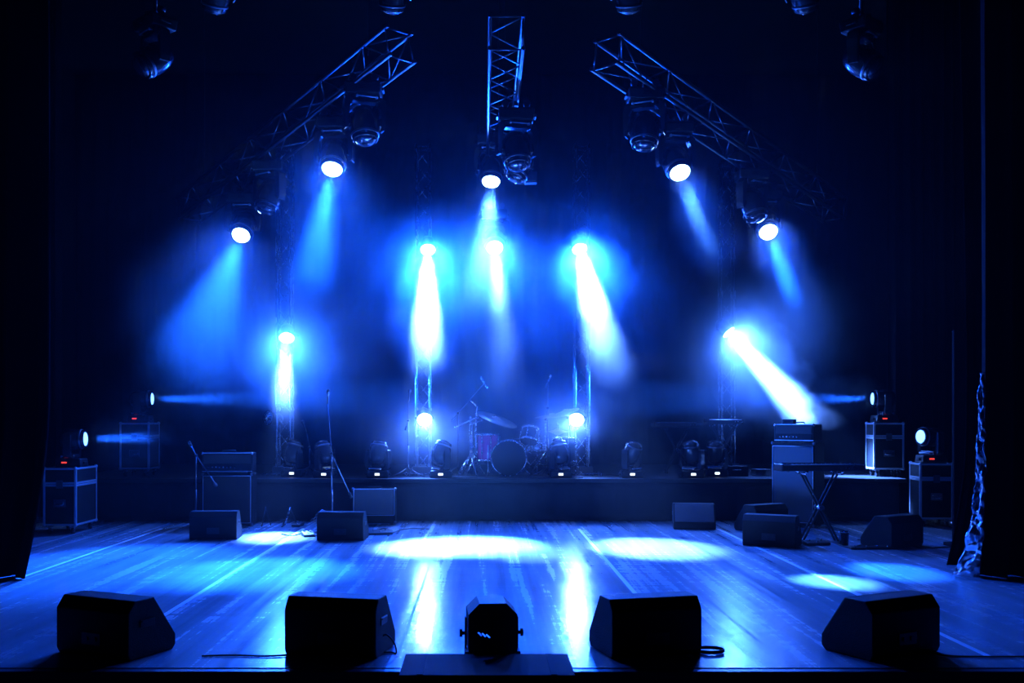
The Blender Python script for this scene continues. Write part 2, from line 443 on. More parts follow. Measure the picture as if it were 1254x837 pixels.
# moving head, upright at its base, front towards -y
PIV = .39
MH = {}
MH['base'] = MB().box((0, 0, .065), (.37, .30, .11), .016, taper=(.93, .9)).box((0, 0, .006), (.34, .27, .012)).box((-.192, 0, .06), (.02, .12, .03), .006).box((.192, 0, .06), (.02, .12, .03), .006).mesh('base', M['plastic'])
MH['display'] = MB().box((0, -.147, .062), (.075, .012, .036), .002).mesh('display', M['lcd'])
MH['display_off'] = MB().box((0, -.147, .062), (.075, .012, .036), .002).mesh('display', M['glass'])
MH['display_red'] = MB().box((-.05, -.147, .066), (.07, .014, .018), .002).mesh('display', M['led_red'])
yk = MB().box((0, 0, .15), (.30, .15, .07), .02)
arm = [(-.205, .15), (-.215, .22), (-.212, .40), (-.20, .46), (-.178, .46), (-.166, .40), (-.166, .235), (-.14, .185), (-.1, .165), (-.1, .125), (-.17, .125)]
yk.prism(arm, -.055, .055, 'y', bev=.008); yk.prism([(-u, v) for u, v in arm][::-1], -.055, .055, 'y', bev=.008)
MH['yoke'] = yk.mesh('yoke', M['gloss'])
MH['handle'] = MB().tube([(-.1, -.078, .15), (-.1, -.11, .15), (-.094, -.118, .15), (.094, -.118, .15), (.1, -.11, .15), (.1, -.078, .15)], .008, 8).ball((-.1, -.112, .15), .015, 10).ball((.1, -.112, .15), .015, 10).mesh('handle', M['edge'])
MH['head'] = MB().lathe([(0, -.175), (.07, -.172), (.115, -.14), (.142, -.07), (.15, .0), (.146, .08), (.132, .15), (.128, .19), (.118, .20), (.108, .19), (.0, .175)], 28) \
    .box((-.158, 0, 0), (.03, .09, .09), .01).box((.158, 0, 0), (.03, .09, .09), .01).mesh('head', M['gloss'])
MH['bezel'] = MB().lathe([(.134, .12), (.142, .125), (.142, .145), (.134, .15)], 28).mesh('bezel', M['dullmetal'])
lens = [(.108, .186), (.10, .205), (.075, .222), (.04, .232), (0, .235)]
MH['lens_on'] = MB().lathe(lens, 24).mesh('lens', M['lamp_on'])
MH['lens_beam'] = MB().lathe([(.106, .182), (.09, .192), (.05, .197), (0, .199)], 24).mesh('lens', M['beam_on'])
MH['lens_off'] = MB().lathe(lens, 24).mesh('lens', M['glass'])
MH['clamp'] = MB().box((0, 0, -.03), (.05, .06, .06), .006).tube([(0, -.03, -.075), (0, .03, -.075)], .035, 12).mesh('clamp', M['dullmetal'])
def moving_head(label, loc, aim, hung=False, rz=0.0, s=1.0, disp='off', on=None, group=None, drop=0.0, name=None):
    m = Matrix.Translation(loc) @ RM(rz, 'Z')
    if hung: m = m @ RM(PI, 'Y')
    m = m @ Matrix.Scale(s, 4)
    t = thing(name or ('hanging_moving_head_light' if hung else 'moving_head_light'), label, 'stage light', group=group, mtx=m)
    b = link('base', MH['base'], t)
    dk = {'on': 'display', 'off': 'display_off', 'red': 'display_red'}[disp]
    o = link('display', MH[dk], b)
    if disp == 'on': o['label'] = 'lit white display'
    if disp == 'red': o['label'] = 'red lit display'
    d = (m.to_3x3().inverted() @ Vector(aim)).normalized()
    pan = math.atan2(d.x, -d.y) if abs(d.z) < .999 else 0.0
    if not hung and abs(pan) > PI / 2 + .01 and False: pan = pan
    tilt = math.acos(max(-1, min(1, d.z)))
    # keep the yoke near square to its base: a pan beyond a quarter turn is reached by tilting the other way
    if pan > PI / 2: pan -= PI; tilt = -tilt
    elif pan < -PI / 2: pan += PI; tilt = -tilt
    y = link('yoke', MH['yoke'], t, RM(pan, 'Z'))
    link('handle', MH['handle'], y)
    hm = RM(pan, 'Z') @ Matrix.Translation((0, 0, PIV)) @ RM(tilt, 'X')
    h = link('head', MH['head'], t, hm)
    link('bezel', MH['bezel'], h)
    l = link('lens', MH['lens_off' if on is None else on], h)
    if on: l['label'] = 'lit lens'
    if hung:
        for sx in (-.11, .11):
            link('clamp', MH['clamp'], t, T(sx, 0, 0))
        if drop:
            c = MB().tube([(0, 0, -.05), (0, 0, -drop / s)], .022, 10).mesh('drop_pipe', M['dullmetal']); link('drop_pipe', c, t)
    dw = Vector(aim).normalized()
    return m @ Vector((0, 0, PIV)) + dw * .25 * s
def on_axis(A, B, px):       # point of a flown truss that stands over a pixel column
    k = (px - CX) / F
    t = (k * A.y - A.x) / ((B.x - A.x) - k * (B.y - A.y))
    return A.lerp(B, t)
BLUE, COOL, ICE, DEEP = (.008, .10, 1.0), (.05, .22, 1.0), (.075, .22, 1.0), (.004, .075, 1.0)
FL = .36   # spill of the lit lamps
S = 1.2
def flood(e, d, power, ang=130, back=1.2, col=None):
    dd = (Vector(d).normalized() + Vector((0, -back, 0))).normalized()
    spot(e, dd, power * FL, ang, 1.0, col or DEEP, .10, 'spill_light')
def flown(px, py, A, B, target, power, ang, col, label, blend=.9, lens_m='lens_on', rz=0.0, fl=1300):
    p = on_axis(A, B, px); Y = p.y
    piv = W(px, py, Y)                          # where the lens stands
    d = (target - piv).normalized(); head = piv - d * .235 * S
    base_z = head.z + PIV * S
    drop = (p.z - .19) - base_z
    e = moving_head(label, (head.x, head.y, base_z), d, hung=True, s=S, on=lens_m, group='lit lamps hung from the trusses', drop=max(drop, .1), rz=rz)
    spot(e, d, power, ang, blend, col, .09)
    flood(e, d, fl)
flown(406, 211, LA, LB, G(318, 700), 32000, 24, BLUE, 'lit hanging moving head on the left truss, nearer the centre')
flown(294, 291, LA, LB, G(150, 690), 15000, 32, BLUE, 'lit hanging moving head at the low outer end of the left truss')
flown(834, 215, RA, RB, G(1022, 713), 45000, 8.5, COOL, 'lit hanging moving head on the right truss, nearer the centre')
flown(942, 287, RA, RB, G(1096, 700), 32000, 10, BLUE, 'lit hanging moving head at the low outer end of the right truss')
flown(601, 226, CA + Vector((-.13, 0, 0)), CB + Vector((-.13, 0, 0)) if False else CB + Vector((-.1301, .0, 0)), G(572, 668), 150000, 22, COOL, 'upper lit hanging moving head under the centre truss')
# the lower centre lamp hangs on a drop pipe at the back end
p = W(606, 306, 15.95); d = (G(640, 676) - p).normalized(); head = p - d * .235 * S
e = moving_head('lower lit moving head on a drop pipe below the centre truss', (head.x, head.y, head.z + PIV * S), d, hung=True, s=S, on='lens_on', group='lit lamps hung from the trusses', drop=5.42 - (head.z + PIV * S))
spot(e, d, 34000, 12, .9, ICE, .09); flood(e, d, 7500)
# unlit heads hung on the trusses
def dark_head(px, py_base, A, B, label, aim=(0, -.5, -1), off=(0, 0)):
    p = on_axis(A, B, px) if A is not None else None
    z = EYE - (py_base - CY) / F * p.y
    moving_head(label, (p.x + off[0], p.y + off[1], z), aim, hung=True, s=S, group='unlit lamps hung from the trusses', drop=max(p.z - .19 - z, .06))
dark_head(446, 104, LA, LB, 'unlit hanging moving head at the high inner end of the left truss', (.1, -.25, -1))
dark_head(330, 199, LA, LB, 'unlit hanging moving head between the two lit lamps of the left truss', (-.2, -.3, -1))
dark_head(790, 111, RA, RB, 'unlit hanging moving head at the high inner end of the right truss', (-.1, -.25, -1))
dark_head(921, 209, RA, RB, 'unlit hanging moving head between the two lit lamps of the right truss', (.2, -.3, -1))
moving_head('unlit hanging moving head under the front end of the centre truss', (.42, 12.2, 5.3), (.1, -.3, -1), hung=True, s=S, group='unlit lamps hung from the trusses', drop=.12)
moving_head('unlit hanging moving head just above the upper lit centre lamp', (.52, 13.3, 5.3), (-.4, -.3, -1), hung=True, s=S * .85, group='unlit lamps hung from the trusses', drop=.12)
tag(MB().box((.70, 14.2, 4.96), (.17, .14, .16), .008).box((.70, 14.12, 4.96), (.12, .02, .11), .004).tube([(.70, 14.2, 5.02), (.70, 14.2, 5.14), (.40, 14.2, 5.42)], .015, 8).build('hanging_junction_box', M['dullmetal']),
    'small grey box hung beside the upper lit lamp of the centre truss', 'box')
# front batten, above the frame, with dark heads that only dip into view
bt = thing('hanging_batten', 'black lighting batten pipe above the front of the stage', 'pipe', (0, 10, 6.35))
MB().tube([(-7.9, 0, 0), (7.9, 0, 0)], .025, 10).build('pipe', M['dark'], bt)
for x in (-4.5, -1.5, 1.5, 4.5): MB().tube([(x, 0, 0), (x, 0, 2.1)], .004, 6).build('suspension_cable', M['rubber'], bt)
for px, lb, aim, pw in ((265, 'dark moving head at the top edge, far left on the front batten', (-.3, .55, -1), 1), (481, 'dark moving head at the top edge above the left truss end', (-.1, .6, -1), 1),
                        (770, 'dark moving head at the top edge above the right truss end', (.1, .6, -1), 1), (985, 'dark moving head at the top edge, far right on the front batten', (.3, .55, -1), 1)):
    X = (px - CX) / F * 10
    e = moving_head(lb, (X, 10, 6.2), aim, hung=True, s=.95, group='wash lamps on the front batten', drop=.15)
    SPOTS.append((e, Vector(aim)))
moving_head('dark moving head with pale tilted handle at the top left', tuple(W(190, 24, 10)), (-.5, -.5, -.6), hung=True, s=1.0, rz=R(-40), group='side lamps on the front batten', drop=.72)
moving_head('dark moving head with pale tilted handle at the top right', tuple(W(1055, 27, 10)), (.5, -.5, -.6), hung=True, s=1.0, rz=R(40), group='side lamps on the front batten', drop=.72)

# par lights clamped to the towers
PR = {}
PR['can'] = MB().lathe([(0, -.20), (.05, -.195), (.09, -.17), (.105, -.11), (.108, .05), (.125, .06), (.125, .08), (.116, .085), (.112, .06), (.095, -.0), (0, -.01)], 24).mesh('can', M['plastic'])
PR['lens_on'] = MB().lathe([(.112, .068), (.10, .082), (.06, .10), (0, .108)], 24).mesh('lens', M['lamp_on'])
PR['lens_off'] = MB().lathe([(.112, .068), (.10, .082), (.06, .10), (0, .108)], 24).mesh('lens', M['chrome'])
PR['bracket'] = MB().tube([(-.13, 0, 0), (-.135, .08, 0), (-.1, .14, 0), (.1, .14, 0), (.135, .08, 0), (.13, 0, 0)], .011, 8).ball((-.128, 0, 0), .02, 8).ball((.128, 0, 0), .02, 8).mesh('bracket', M['dark'])
def par(label, lens_at, d, on=True, s=1.0, back=.24):
    d = Vector(d).normalized(); c = Vector(lens_at) - d * .09 * s
    t = thing('par_light', label, 'stage light', group='par lights clamped to the towers', mtx=Matrix.Translation(c) @ Matrix.Scale(s, 4))
    q = d.to_track_quat('Z', 'Y').to_matrix().to_4x4()
    cn = link('can', PR['can'], t, q)
    l = link('lens', PR['lens_on' if on else 'lens_off'], cn)
    if on: l['label'] = 'lit lens'
    link('bracket', PR['bracket'], t)
    MB().box((0, .165, 0), (.05, .06, .05), .006).box((0, .2, 0), (.30, .02, .04), .004).build('clamp', M['dullmetal'], t)
    return c + d * .2 * s
PY = 15.58
def tower_par(px, py, target, power, ang, col, label, blend=.9, rad=.10, fl=4000, Y=15.58, fc=None):
    p = W(px, py, Y); d = (target - p)
    e = par(label, p, d); spot(e, d, power, ang, blend, col, rad)
    flood(e, d, fl, col=fc)
tower_par(351, 415, G(336, 658), 48000, 16, ICE, 'lit par light high on the far left tower', fl=4200, fc=(.012, .10, 1.0))
tower_par(524, 307, G(520, 670), 170000, 15, ICE, 'lit par light high on the tower left of the drums', fl=8500)
tower_par(520, 515, W(530, 640, 13.0), 450, 120, ICE, 'lit par light low on the tower left of the drums', fl=1200)
tower_par(710, 306, G(800, 670), 170000, 18, ICE, 'lit par light high on the tower right of the drums', fl=8500)
tower_par(706, 515, W(700, 640, 13.0), 450, 120, ICE, 'lit par light low on the tower right of the drums', fl=1200)
tower_par(893, 408, W(1082, 610, 15.1), 150000, 20, ICE, 'lit par light on the tower behind the bass stack', fl=3400, Y=16.58, fc=(.035, .15, 1.0))
par('unlit par light clamped to the left side of the far left tower', W(327, 512, 15.8), (-.6, -.8, .15), on=False)

# floor-standing moving heads along the riser front
rg = 'moving heads standing along the riser front'
for i, (px, lb, aim, dsp) in enumerate(((359, 'moving head on the riser at the foot of the far left tower', (.2, .2, 1), 'on'),
        (398, 'moving head on the riser behind the boom microphone stand', (-.25, .15, 1), 'on'),
        (463, 'moving head on the riser above the combo amplifier', (.1, .25, 1), 'on'),
        (540, 'moving head on the riser between left tower and bass drum', (.3, .2, 1), 'on'),
        (686, 'moving head on the riser before the right floor tom', (-.2, .2, 1), 'on'),
        (773, 'moving head on the riser right of the drums, first of the three', (.35, -.3, 1), 'on'),
        (847, 'moving head on the riser right of the drums, middle of the three', (-.2, -.2, 1), 'on'),
        (876, 'moving head on the riser right of the drums, nearest the rear tower', (-.1, -.3, 1), 'on'))):
    y = 15.05 if px not in (359, 876) else 15.32
    moving_head(lb, ((px - CX) / F * y, y, RZ), aim, s=.92, disp=dsp, group=rg)

# ================================================================= flight cases with heads on top
def flight_case(label, x, y, z, w, d, h, rot, group='flight cases'):
    t = thing('flight_case', label, 'case', (x, y, z), R(rot), group)
    c = .11; lid = h - .22
    MB().box((0, 0, (c + lid) / 2), (w - .012, d - .012, lid - c - .004)).build('body', M['tolex'], t)
    MB().box((0, 0, (lid + h) / 2), (w - .012, d - .012, h - lid - .008)).build('lid', M['tolex'], t)
    e = .03
    for sx in (-1, 1):
        for sy in (-1, 1):
            MB().box((sx * (w - e) / 2, sy * (d - e) / 2, (c + h) / 2), (e, e, h - c), .004).build('edge_trim', M['edge'], t)
    for z_ in (c + .015, lid - .016, lid + .016, h - .015):
        for s in (-1, 1):
            MB().box((0, s * (d - .008) / 2, z_), (w - .04, .012, .026), .002).build('edge_trim', M['edge'], t)
            MB().box((s * (w - .008) / 2, 0, z_), (.012, d - .04, .026), .002).build('edge_trim', M['edge'], t)
    for sx in (-1, 1):
        for sy in (-1, 1):
            for zc_ in (h - .012, c + .012): MB().ball((sx * (w - .03) / 2, sy * (d - .03) / 2, zc_), .026, 10).build('corner_cap', M['edge'], t)
            k = MB().box((0, 0, .095), (.07, .05, .015), .003).box((-.022, 0, .06), (.006, .04, .06)).box((.022, 0, .06), (.006, .04, .06)).mesh('caster', M['silver'])
            co = link('caster', k, t, T(sx * (w / 2 - .07), sy * (d / 2 - .07), 0))
            MB().tube([(-.016, 0, .04), (.016, 0, .04)], .04, 14).build('wheel', M['rubber'], co)
    MB().box((0, -d / 2 - .002, lid), (.09, .012, .11), .004).box((0, -d / 2 - .01, lid), (.03, .01, .03), .003).build('latch', M['dullmetal'], t)
    hd = MB().box((0, -d / 2 + .0, lid - .25), (.16, .012, .10), .004).build('handle', M['dullmetal'], t)
    MB().tube([(-.055, -d / 2 - .006, lid - .22), (-.055, -d / 2 - .022, lid - .27), (.055, -d / 2 - .022, lid - .27), (.055, -d / 2 - .006, lid - .22)], .008, 8).build('grip', M['silver'], hd)
    return h
def side_head(label, px, py, Y, z, aim, on, power, ang, col=BLUE, s=.95, rz=0.0):
    X = (px - CX) / F * Y
    e = moving_head(label, (X, Y, z), aim, s=s, disp='red', on=on, group='moving heads on the flight cases', rz=rz)
    if power: spot(e, aim, power, ang, .5, col, .05)
flight_case('silver-edged black flight case on the floor at far left', (81 - CX) / F * 13.35, 13.5, 0, .44, .72, .88, 0)
side_head('moving head beaming right from the flight case on the floor at far left', 88, 0, 13.4, .88, (1, .06, .02), 'lens_beam', 8000, 12)
flight_case('silver-edged black flight case at the left end of the riser', (170 - CX) / F * 15.5, 15.55, RZ, .46, .5, .83, 0)
side_head('moving head beaming right from the flight case at the left end of the riser', 172, 0, 15.5, RZ + .83, (1, .05, .0), 'lens_beam', 8000, 12)
flight_case('silver-edged black flight case at the right end of the riser', (1085 - CX) / F * 15.4, 15.45, RZ, .46, .4, .83, -4)
side_head('moving head beaming left from the flight case at the right end of the riser', 1083, 0, 15.4, RZ + .83, (-1, .08, .0), 'lens_beam', 8000, 12)
flight_case('silver-edged black flight case on the floor at far right beside the panel', (1144 - CX) / F * 14.1, 14.2, 0, .46, .42, .90, -4)
side_head('dim moving head on the flight case on the floor at far right', 1140, 0, 14.1, .90, (-1, -.3, .03), 'lens_beam', 150, 9)

# ================================================================= amplifiers
def cab(name, label, x, y, rot, w, d, h, gmat='grilled', grp=None, tilt=0.0, gz=(.04, .96), z=0.0, feet=.02):
    m = Matrix.Translation((x, y, z)) @ RM(R(rot), 'Z') @ RM(R(tilt), 'X')
    t = thing(name, label, 'amplifier', group=grp, mtx=m)
    MB().box((0, 0, feet + h / 2), (w, d, h), .02).build('cabinet', M['tolex'], t)
    MB().box((0, -d / 2 - .003, feet + h * (gz[0] + gz[1]) / 2), (w - .07, .014, h * (gz[1] - gz[0]) - .03), .004).build('grille', M[gmat], t)
    mb = MB(); hw, z0, z1 = w / 2 - .022, feet + h * gz[0] + .004, feet + h * gz[1] - .004
    for a, b in (((-hw, z0), (hw, z0)), ((hw, z0), (hw, z1)), ((hw, z1), (-hw, z1)), ((-hw, z1), (-hw, z0))):
        mb.tube([(a[0], -d / 2 - .005, a[1]), (b[0], -d / 2 - .005, b[1])], .006, 6)
    mb.build('piping', M['edge'], t)
    for sx in (-1, 1):
        for zz in (feet + .012, feet + h - .012):
            MB().ball((sx * (w / 2 - .012), -d / 2 + .012, zz), .024, 8).build('corner_cap', M['dullmetal'], t)
        for sy in (-1, 1):
            MB().tube([(sx * (w / 2 - .06), sy * (d / 2 - .06), 0), (sx * (w / 2 - .06), sy * (d / 2 - .06), feet + .004)], .02, 10).build('foot', M['rubber'], t)
    return t
def amp_head(label, x, y, z, rot, w, d, h, nk=8, pale=False):
    m = Matrix.Translation((x, y, z)) @ RM(R(rot), 'Z'); ft = .025
    t = thing('amplifier_head', label, 'amplifier', mtx=m)
    MB().box((0, 0, ft + h / 2), (w, d, h), .018).build('cabinet', M['tolex'], t)
    MB().box((0, -d / 2 - .002, ft + h * .66), (w - .06, .012, h * .46), .003).build('grille', M['grilled'], t)
    cp = MB().box((0, -d / 2 - .004, ft + h * .24), (w - .06, .012, h * .3), .003).build('control_panel', M['dullmetal'] if pale else M['gloss'], t)
    for k in range(nk):
        MB().tube([(-w / 2 + .1 + k * (w - .3) / nk, -d / 2 - .006, ft + h * .24), (-w / 2 + .1 + k * (w - .3) / nk, -d / 2 - .026, ft + h * .24)], .010, 10).build('knob', M['silver'], cp)
    mb = MB()
    for zz in (ft + .006, ft + h - .006): mb.box((0, -d / 2 + .004, zz), (w - .02, .014, .012), .002)
    mb.build('trim_strip', M['edge'], t)
    for sx in (-1, 1):
        for sy in (-1, 1):
            MB().tube([(sx * (w / 2 - .07), sy * (d / 2 - .05), 0), (sx * (w / 2 - .07), sy * (d / 2 - .05), ft + .004)], .018, 10).build('foot', M['rubber'], t)
        MB().ball((sx * (w / 2 - .012), -d / 2 + .012, ft + h - .012), .022, 8).build('corner_cap', M['silver'], t)
    MB().tube([(-.1, 0, ft + h), (-.09, 0, ft + h + .025), (.09, 0, ft + h + .025), (.1, 0, ft + h)], .01, 8).build('handle', M['rubber'], t)
gx = (279 - CX) / F * 14.15
cab('speaker_cabinet', 'tall black guitar speaker cabinet at left under its amplifier head', gx, 14.25, 2, .71, .36, .73)
amp_head('black amplifier head with silver trim on the left guitar cabinet', gx, 14.23, .75, 2, .72, .27, .27)
cmb = cab('combo_amplifier', 'pale-grilled combo amplifier leaning back behind a wedge at left', (457.5 - CX) / F * 14.2, 14.3, 3, .62, .26, .50, gmat='grille', tilt=-7, gz=(.22, .98))
MB().box((0, -.133, .52 - .02), (.5, .01, .03), .003).build('control_panel', M['dullmetal'], cmb)
MB().tube([(-.1, 0, .52), (-.09, 0, .545), (.09, 0, .545), (.1, 0, .52)], .01, 8).build('handle', M['rubber'], cmb)
bx, by = (980 - CX) / F * 14.1, 14.2
cab('speaker_cabinet', 'tall bass speaker cabinet at right behind the keyboard', bx, by, -38, .62, .42, 1.17, gmat='grille')
amp_head('black bass amplifier head on the tall right cabinet', bx, by, 1.19, -38, .58, .34, .235, nk=6)
t = thing('tuner_box', 'tiny black box on top of the bass amplifier head', 'box', (bx - .13, by - .02, 1.19 + .26), R(-38))
MB().box((0, 0, .035), (.16, .12, .07), .006).build('body', M['plastic'], t)
MB().box((0, -.061, .036), (.1, .004, .03), .001).build('panel', M['glass'], t)

# ================================================================= keyboard and stand
def keyboard(label, x, y, z, rot, w, d, grp=None):
    t = thing('keyboard', label, 'keyboard', (x, y, z), R(rot), grp)
    MB().box((0, 0, .045), (w, d, .07), .012).box((-w / 2 + .012, 0, .05), (.02, d + .004, .085), .006).box((w / 2 - .012, 0, .05), (.02, d + .004, .085), .006).build('body', M['gloss'], t)
    mb = MB(); n = 52; kw = (w - .14) / n
    for k in range(n): mb.box((-(w - .14) / 2 + (k + .5) * kw, d / 2 - .075, .085), (kw * .92, .14, .012))
    mb.build('white_keys', M['keys'], t)
    mb = MB()
    for k in range(n - 1):
        if k % 7 not in (2, 6): mb.box((-(w - .14) / 2 + (k + 1) * kw, d / 2 - .10, .098), (kw * .5, .09, .014))
    mb.build('black_keys', M['gloss'], t)
    MB().box((.0, -d / 2 + .07, .083), (w * .7, .08, .006), .002).build('control_panel', M['dullmetal'], t)
    for k in range(3): MB().tube([(w * .26 + k * .045, -d / 2 + .01, .05), (w * .26 + k * .045, -d / 2 - .006, .05)], .009, 8).build('socket', M['silver'], t)
    for sx in (-1, 1):
        for sy in (-1, 1): MB().tube([(sx * (w / 2 - .1), sy * (d / 2 - .06), 0), (sx * (w / 2 - .1), sy * (d / 2 - .06), .014)], .015, 8).build('foot', M['rubber'], t)
def x_stand(label, x, y, z0, z1, rot, hw, dep):
    t = thing('keyboard_stand', label, 'stand', (x, y, z0), R(rot)); h = z1 - z0 - .02
    for k, s in ((0, 1), (1, -1)):
        for yy in (-.05, .05):
            MB().tube([(-s * hw, yy + s * .012, .03), (s * hw, yy + s * .012, h)], .014, 8).build('leg', M['dark'], t)
        MB().tube([(-s * hw, -dep, .022), (-s * hw, dep, .022)], .018, 8).build('foot_bar', M['dark'], t)
        ab = MB().tube([(s * hw, -dep, h), (s * hw, dep, h)], .016, 8).tube([(s * hw, -dep, h), (s * hw, -dep - .02, h + .03)], .014, 8).build('arm', M['silver'], t)
    MB().tube([(0, -.09, h / 2 + .015), (0, .09, h / 2 + .015)], .03, 12).build('pivot', M['silver'], t)
kx, ky = (1003 - CX) / F * 12.15, 12.15
keyboard('long black keyboard on a crossed stand before the bass cabinet', kx, ky, .885, 4, 1.04, .30)
x_stand('black crossed keyboard stand with silver arms before the bass cabinet', kx, ky, 0, .885, 4, .22, .16)
for px0, px1, py, lb, lb2 in ((799, 858, 521, 'keyboard at the back of the riser right of the drums', 'dim crossed stand under the back keyboard right of the drums'),
                              (864, 908, 517, 'smaller keyboard before the tower behind the bass stack', 'dim crossed stand under the smaller keyboard by the right tower')):
    Y = 15.5 if px0 > 860 else 16.2
    w = (px1 - px0) / F * Y; x = ((px0 + px1) / 2 - CX) / F * Y; z = EYE - (py - CY) / F * Y - .045
    keyboard(lb, x, Y, z, 2, w, .26, 'back keyboards'); x_stand(lb2, x, Y, RZ, z, 2, .18, .12)

# ================================================================= microphone stands
def mic(parent, a, d, s=1.0, name='microphone'):
    d = Vector(d).normalized(); q = d.to_track_quat('Z', 'Y').to_matrix().to_4x4()
    o = link(name, MB().lathe([(0, 0), (.010, 0), (.013, .12), (.018, .135), (.024, .15), (.026, .17), (.022, .19), (0, .197)], 14).mesh(name, M['dullmetal']), parent, Matrix.Translation(a) @ q @ Matrix.Scale(s, 4))
    return o
def mic_stand(label, x, y, z0, joint, tip, tail=None, mic_d=None, rbase=.0, r=.009, metal='dullmetal', pencil=False, grp=None):
    t = thing('microphone_stand', label, 'stand', (x, y, z0), 0, grp)
    L = lambda v: Vector(v) - Vector((x, y, z0))
    j = L(joint)
    MB().tube([(0, 0, .1), (j.x * .5, j.y * .5, j.z * .55)], r * 1.3, 8).tube([(j.x * .5, j.y * .5, j.z * .55), j], r, 8).build('pole', M[metal], t)
    for k in range(3):
        a = R(90 + 120 * k)
        MB().tube([(0, 0, .14), (.16 * math.cos(a), .16 * math.sin(a), .06), (.30 * math.cos(a), .30 * math.sin(a), .008)], .008, 6).build('leg', M[metal], t)
    MB().ball(tuple(j), .022, 10).build('clutch', M['plastic'], t)
    tp = L(tip); tl = L(tail) if tail is not None else j - (tp - j) * .25
    MB().tube([tl, j, tp], r * .8, 8).build('boom', M[metal], t)
    MB().tube([tl, tl + (tl - j).normalized() * .07], .018, 10).build('counterweight', M['rubber'], t)
    d = Vector(mic_d) if mic_d is not None else (tp - j)
    if pencil:
        dd = d.normalized(); MB().tube([tp - dd * .10, tp - dd * .02], .012, 10).tube([tp + dd * .0, tp + dd * .12], .016, 10).tube([tp - dd * .02, tp], .007, 8).build('microphone', M['silver'], t)
    else: mic(t, tp, d, 1.0)
    return t
Y = 13.2; p = W(407, 655, Y)
mic_stand('boom microphone stand rising behind the wedge before the combo amplifier', p.x, Y, 0, W(406, 556, Y), W(401, 495, Y), W(428, 604, Y - .1), mic_d=(.1, -.2, 1))
Y = 13.5; p = W(240, 650, Y)
mic_stand('short microphone stand before the left guitar cabinet with mic at the cloth', p.x, Y, 0, W(240, 558, Y), W(257, 583, Y + .25), W(234, 546, Y - .1), mic_d=(.35, .5, -.8))
Y = 15.25; p = W(500, 585, Y)
mic_stand('thin microphone stand on the riser left of the left drum tower', p.x, Y, RZ, W(500, 515, Y), W(500, 492, Y), W(498, 522, Y), mic_d=(.15, -.2, 1))
Y = 15.6; p = W(379, 580, Y)
mic_stand('faint short microphone stand on the riser right of the far left tower', p.x, Y, RZ, W(379, 548, Y), W(375, 529, Y), W(383, 556, Y), mic_d=(-.3, -.3, 1))
Y = 15.6; p = W(561, 584, Y)
mic_stand('overhead microphone stand at the left of the drum kit', p.x, Y, RZ, W(561, 506, Y), W(593, 470, Y - .1), W(556, 512, Y), mic_d=(-.35, 0, .62), pencil=True, grp='drum overhead microphones')
Y = 15.5; p = W(671, 582, Y)
mic_stand('overhead microphone stand at the right of the drum kit', p.x, Y, RZ, W(671, 500, Y), W(671, 468, Y), W(669, 510, Y), mic_d=(.35, 0, .72), pencil=True, grp='drum overhead microphones')
Y = 13.7; p = W(388, 652, Y)
mic_stand('low stubby microphone stand on the floor left of a wedge', p.x, Y, 0, W(388, 632, Y), W(394, 625, Y), W(384, 636, Y), mic_d=(.6, .2, -.3))

# guitar stand
p = G(350, 645)
t = thing('guitar_stand', 'small empty folding guitar stand on the lit floor at left', 'stand', (p.x, p.y, 0))
MB().tube([(.06, .02, .27), (.0, -.05, .03)], .012, 8).build('upright', M['silver'], t)
for s in (-1, 1):
    MB().tube([(.06, .02, .26), (.04 + s * .10, .10, .008)], .009, 8).build('leg', M['dark'], t)
    MB().tube([(.02, -.03, .10), (.02 + s * .08, -.06, .09), (.02 + s * .08, -.12, .10)], .008, 8).build('cradle', M['rubber'], t)
MB().tube([(0, -.05, .03), (-.03, -.14, .008)], .009, 8).build('leg', M['dark'], t)
p = G(317, 648)
t = thing('guitar_stand', 'thin folded stand standing on the floor right of the left guitar cabinet', 'stand', (p.x, p.y + .3, 0))
MB().tube([(.03, .0, .28), (-.02, -.0, .02)], .008, 8).build('upright', M['dullmetal'], t)
for a, b in (((.03, 0, .26), (.10, .02, .008)), ((.03, 0, .26), (.0, -.12, .008)), ((-.02, 0, .03), (-.06, .08, .008))): MB().tube([a, b], .007, 8).build('leg', M['dark'], t)

# pedals and small things on the floor
def pedal(label, x, y, rot, w=.12, d=.2):
    t = thing('effects_pedal', label, 'pedal', (x, y, .003), R(rot), 'pedals on the floor')
    MB().prism([(-d / 2, 0), (d / 2, 0), (d / 2, .055), (-d / 2, .03)], -w / 2, w / 2, 'x', bev=.004).build('body', M['plastic'], t)
    MB().tube([(0, -d * .2, .035), (0, -d * .2, .05)], .012, 10).build('switch', M['chrome'], t)
    for s in (-1, 1): MB().tube([(s * w * .25, d * .25, .045), (s * w * .25, d * .25, .066)], .012, 10).build('knob', M['silver'], t)
p = G(377, 657); pedal('small dark effects pedal on the bright floor left of a wedge', p.x, p.y, 20, .14, .24)
p = G(365, 645); pedal('tiny effects pedal in the bright pool near the guitar stand', p.x, p.y, -10)
p = G(1000, 668); pedal('small pedal on the floor under the keyboard stand', p.x, p.y, 10, .3, .12)
p = G(465, 655); pedal('dark pedal lying on the floor before the combo amplifier', p.x, p.y, 15, .32, .16)
p = G(1036, 669)
t = thing('bucket', 'small dark bucket on the floor right of the keyboard stand', 'bucket', (p.x, p.y + .07, 0))
MB().lathe([(0, 0), (.052, 0), (.06, .15), (.066, .155), (.066, .17), (.058, .17), (.05, .02), (0, .02)], 20).build('body', M['gloss'], t)
MB().lathe([(.0655, .155), (.069, .157), (.069, .168), (.0655, .17)], 20).build('rim', M['silver'], t)
p = G(1068, 673)
t = thing('pedal_bar', 'long low black foot bar on the floor before the right wedge', 'pedal', (p.x, p.y, .003), R(3))
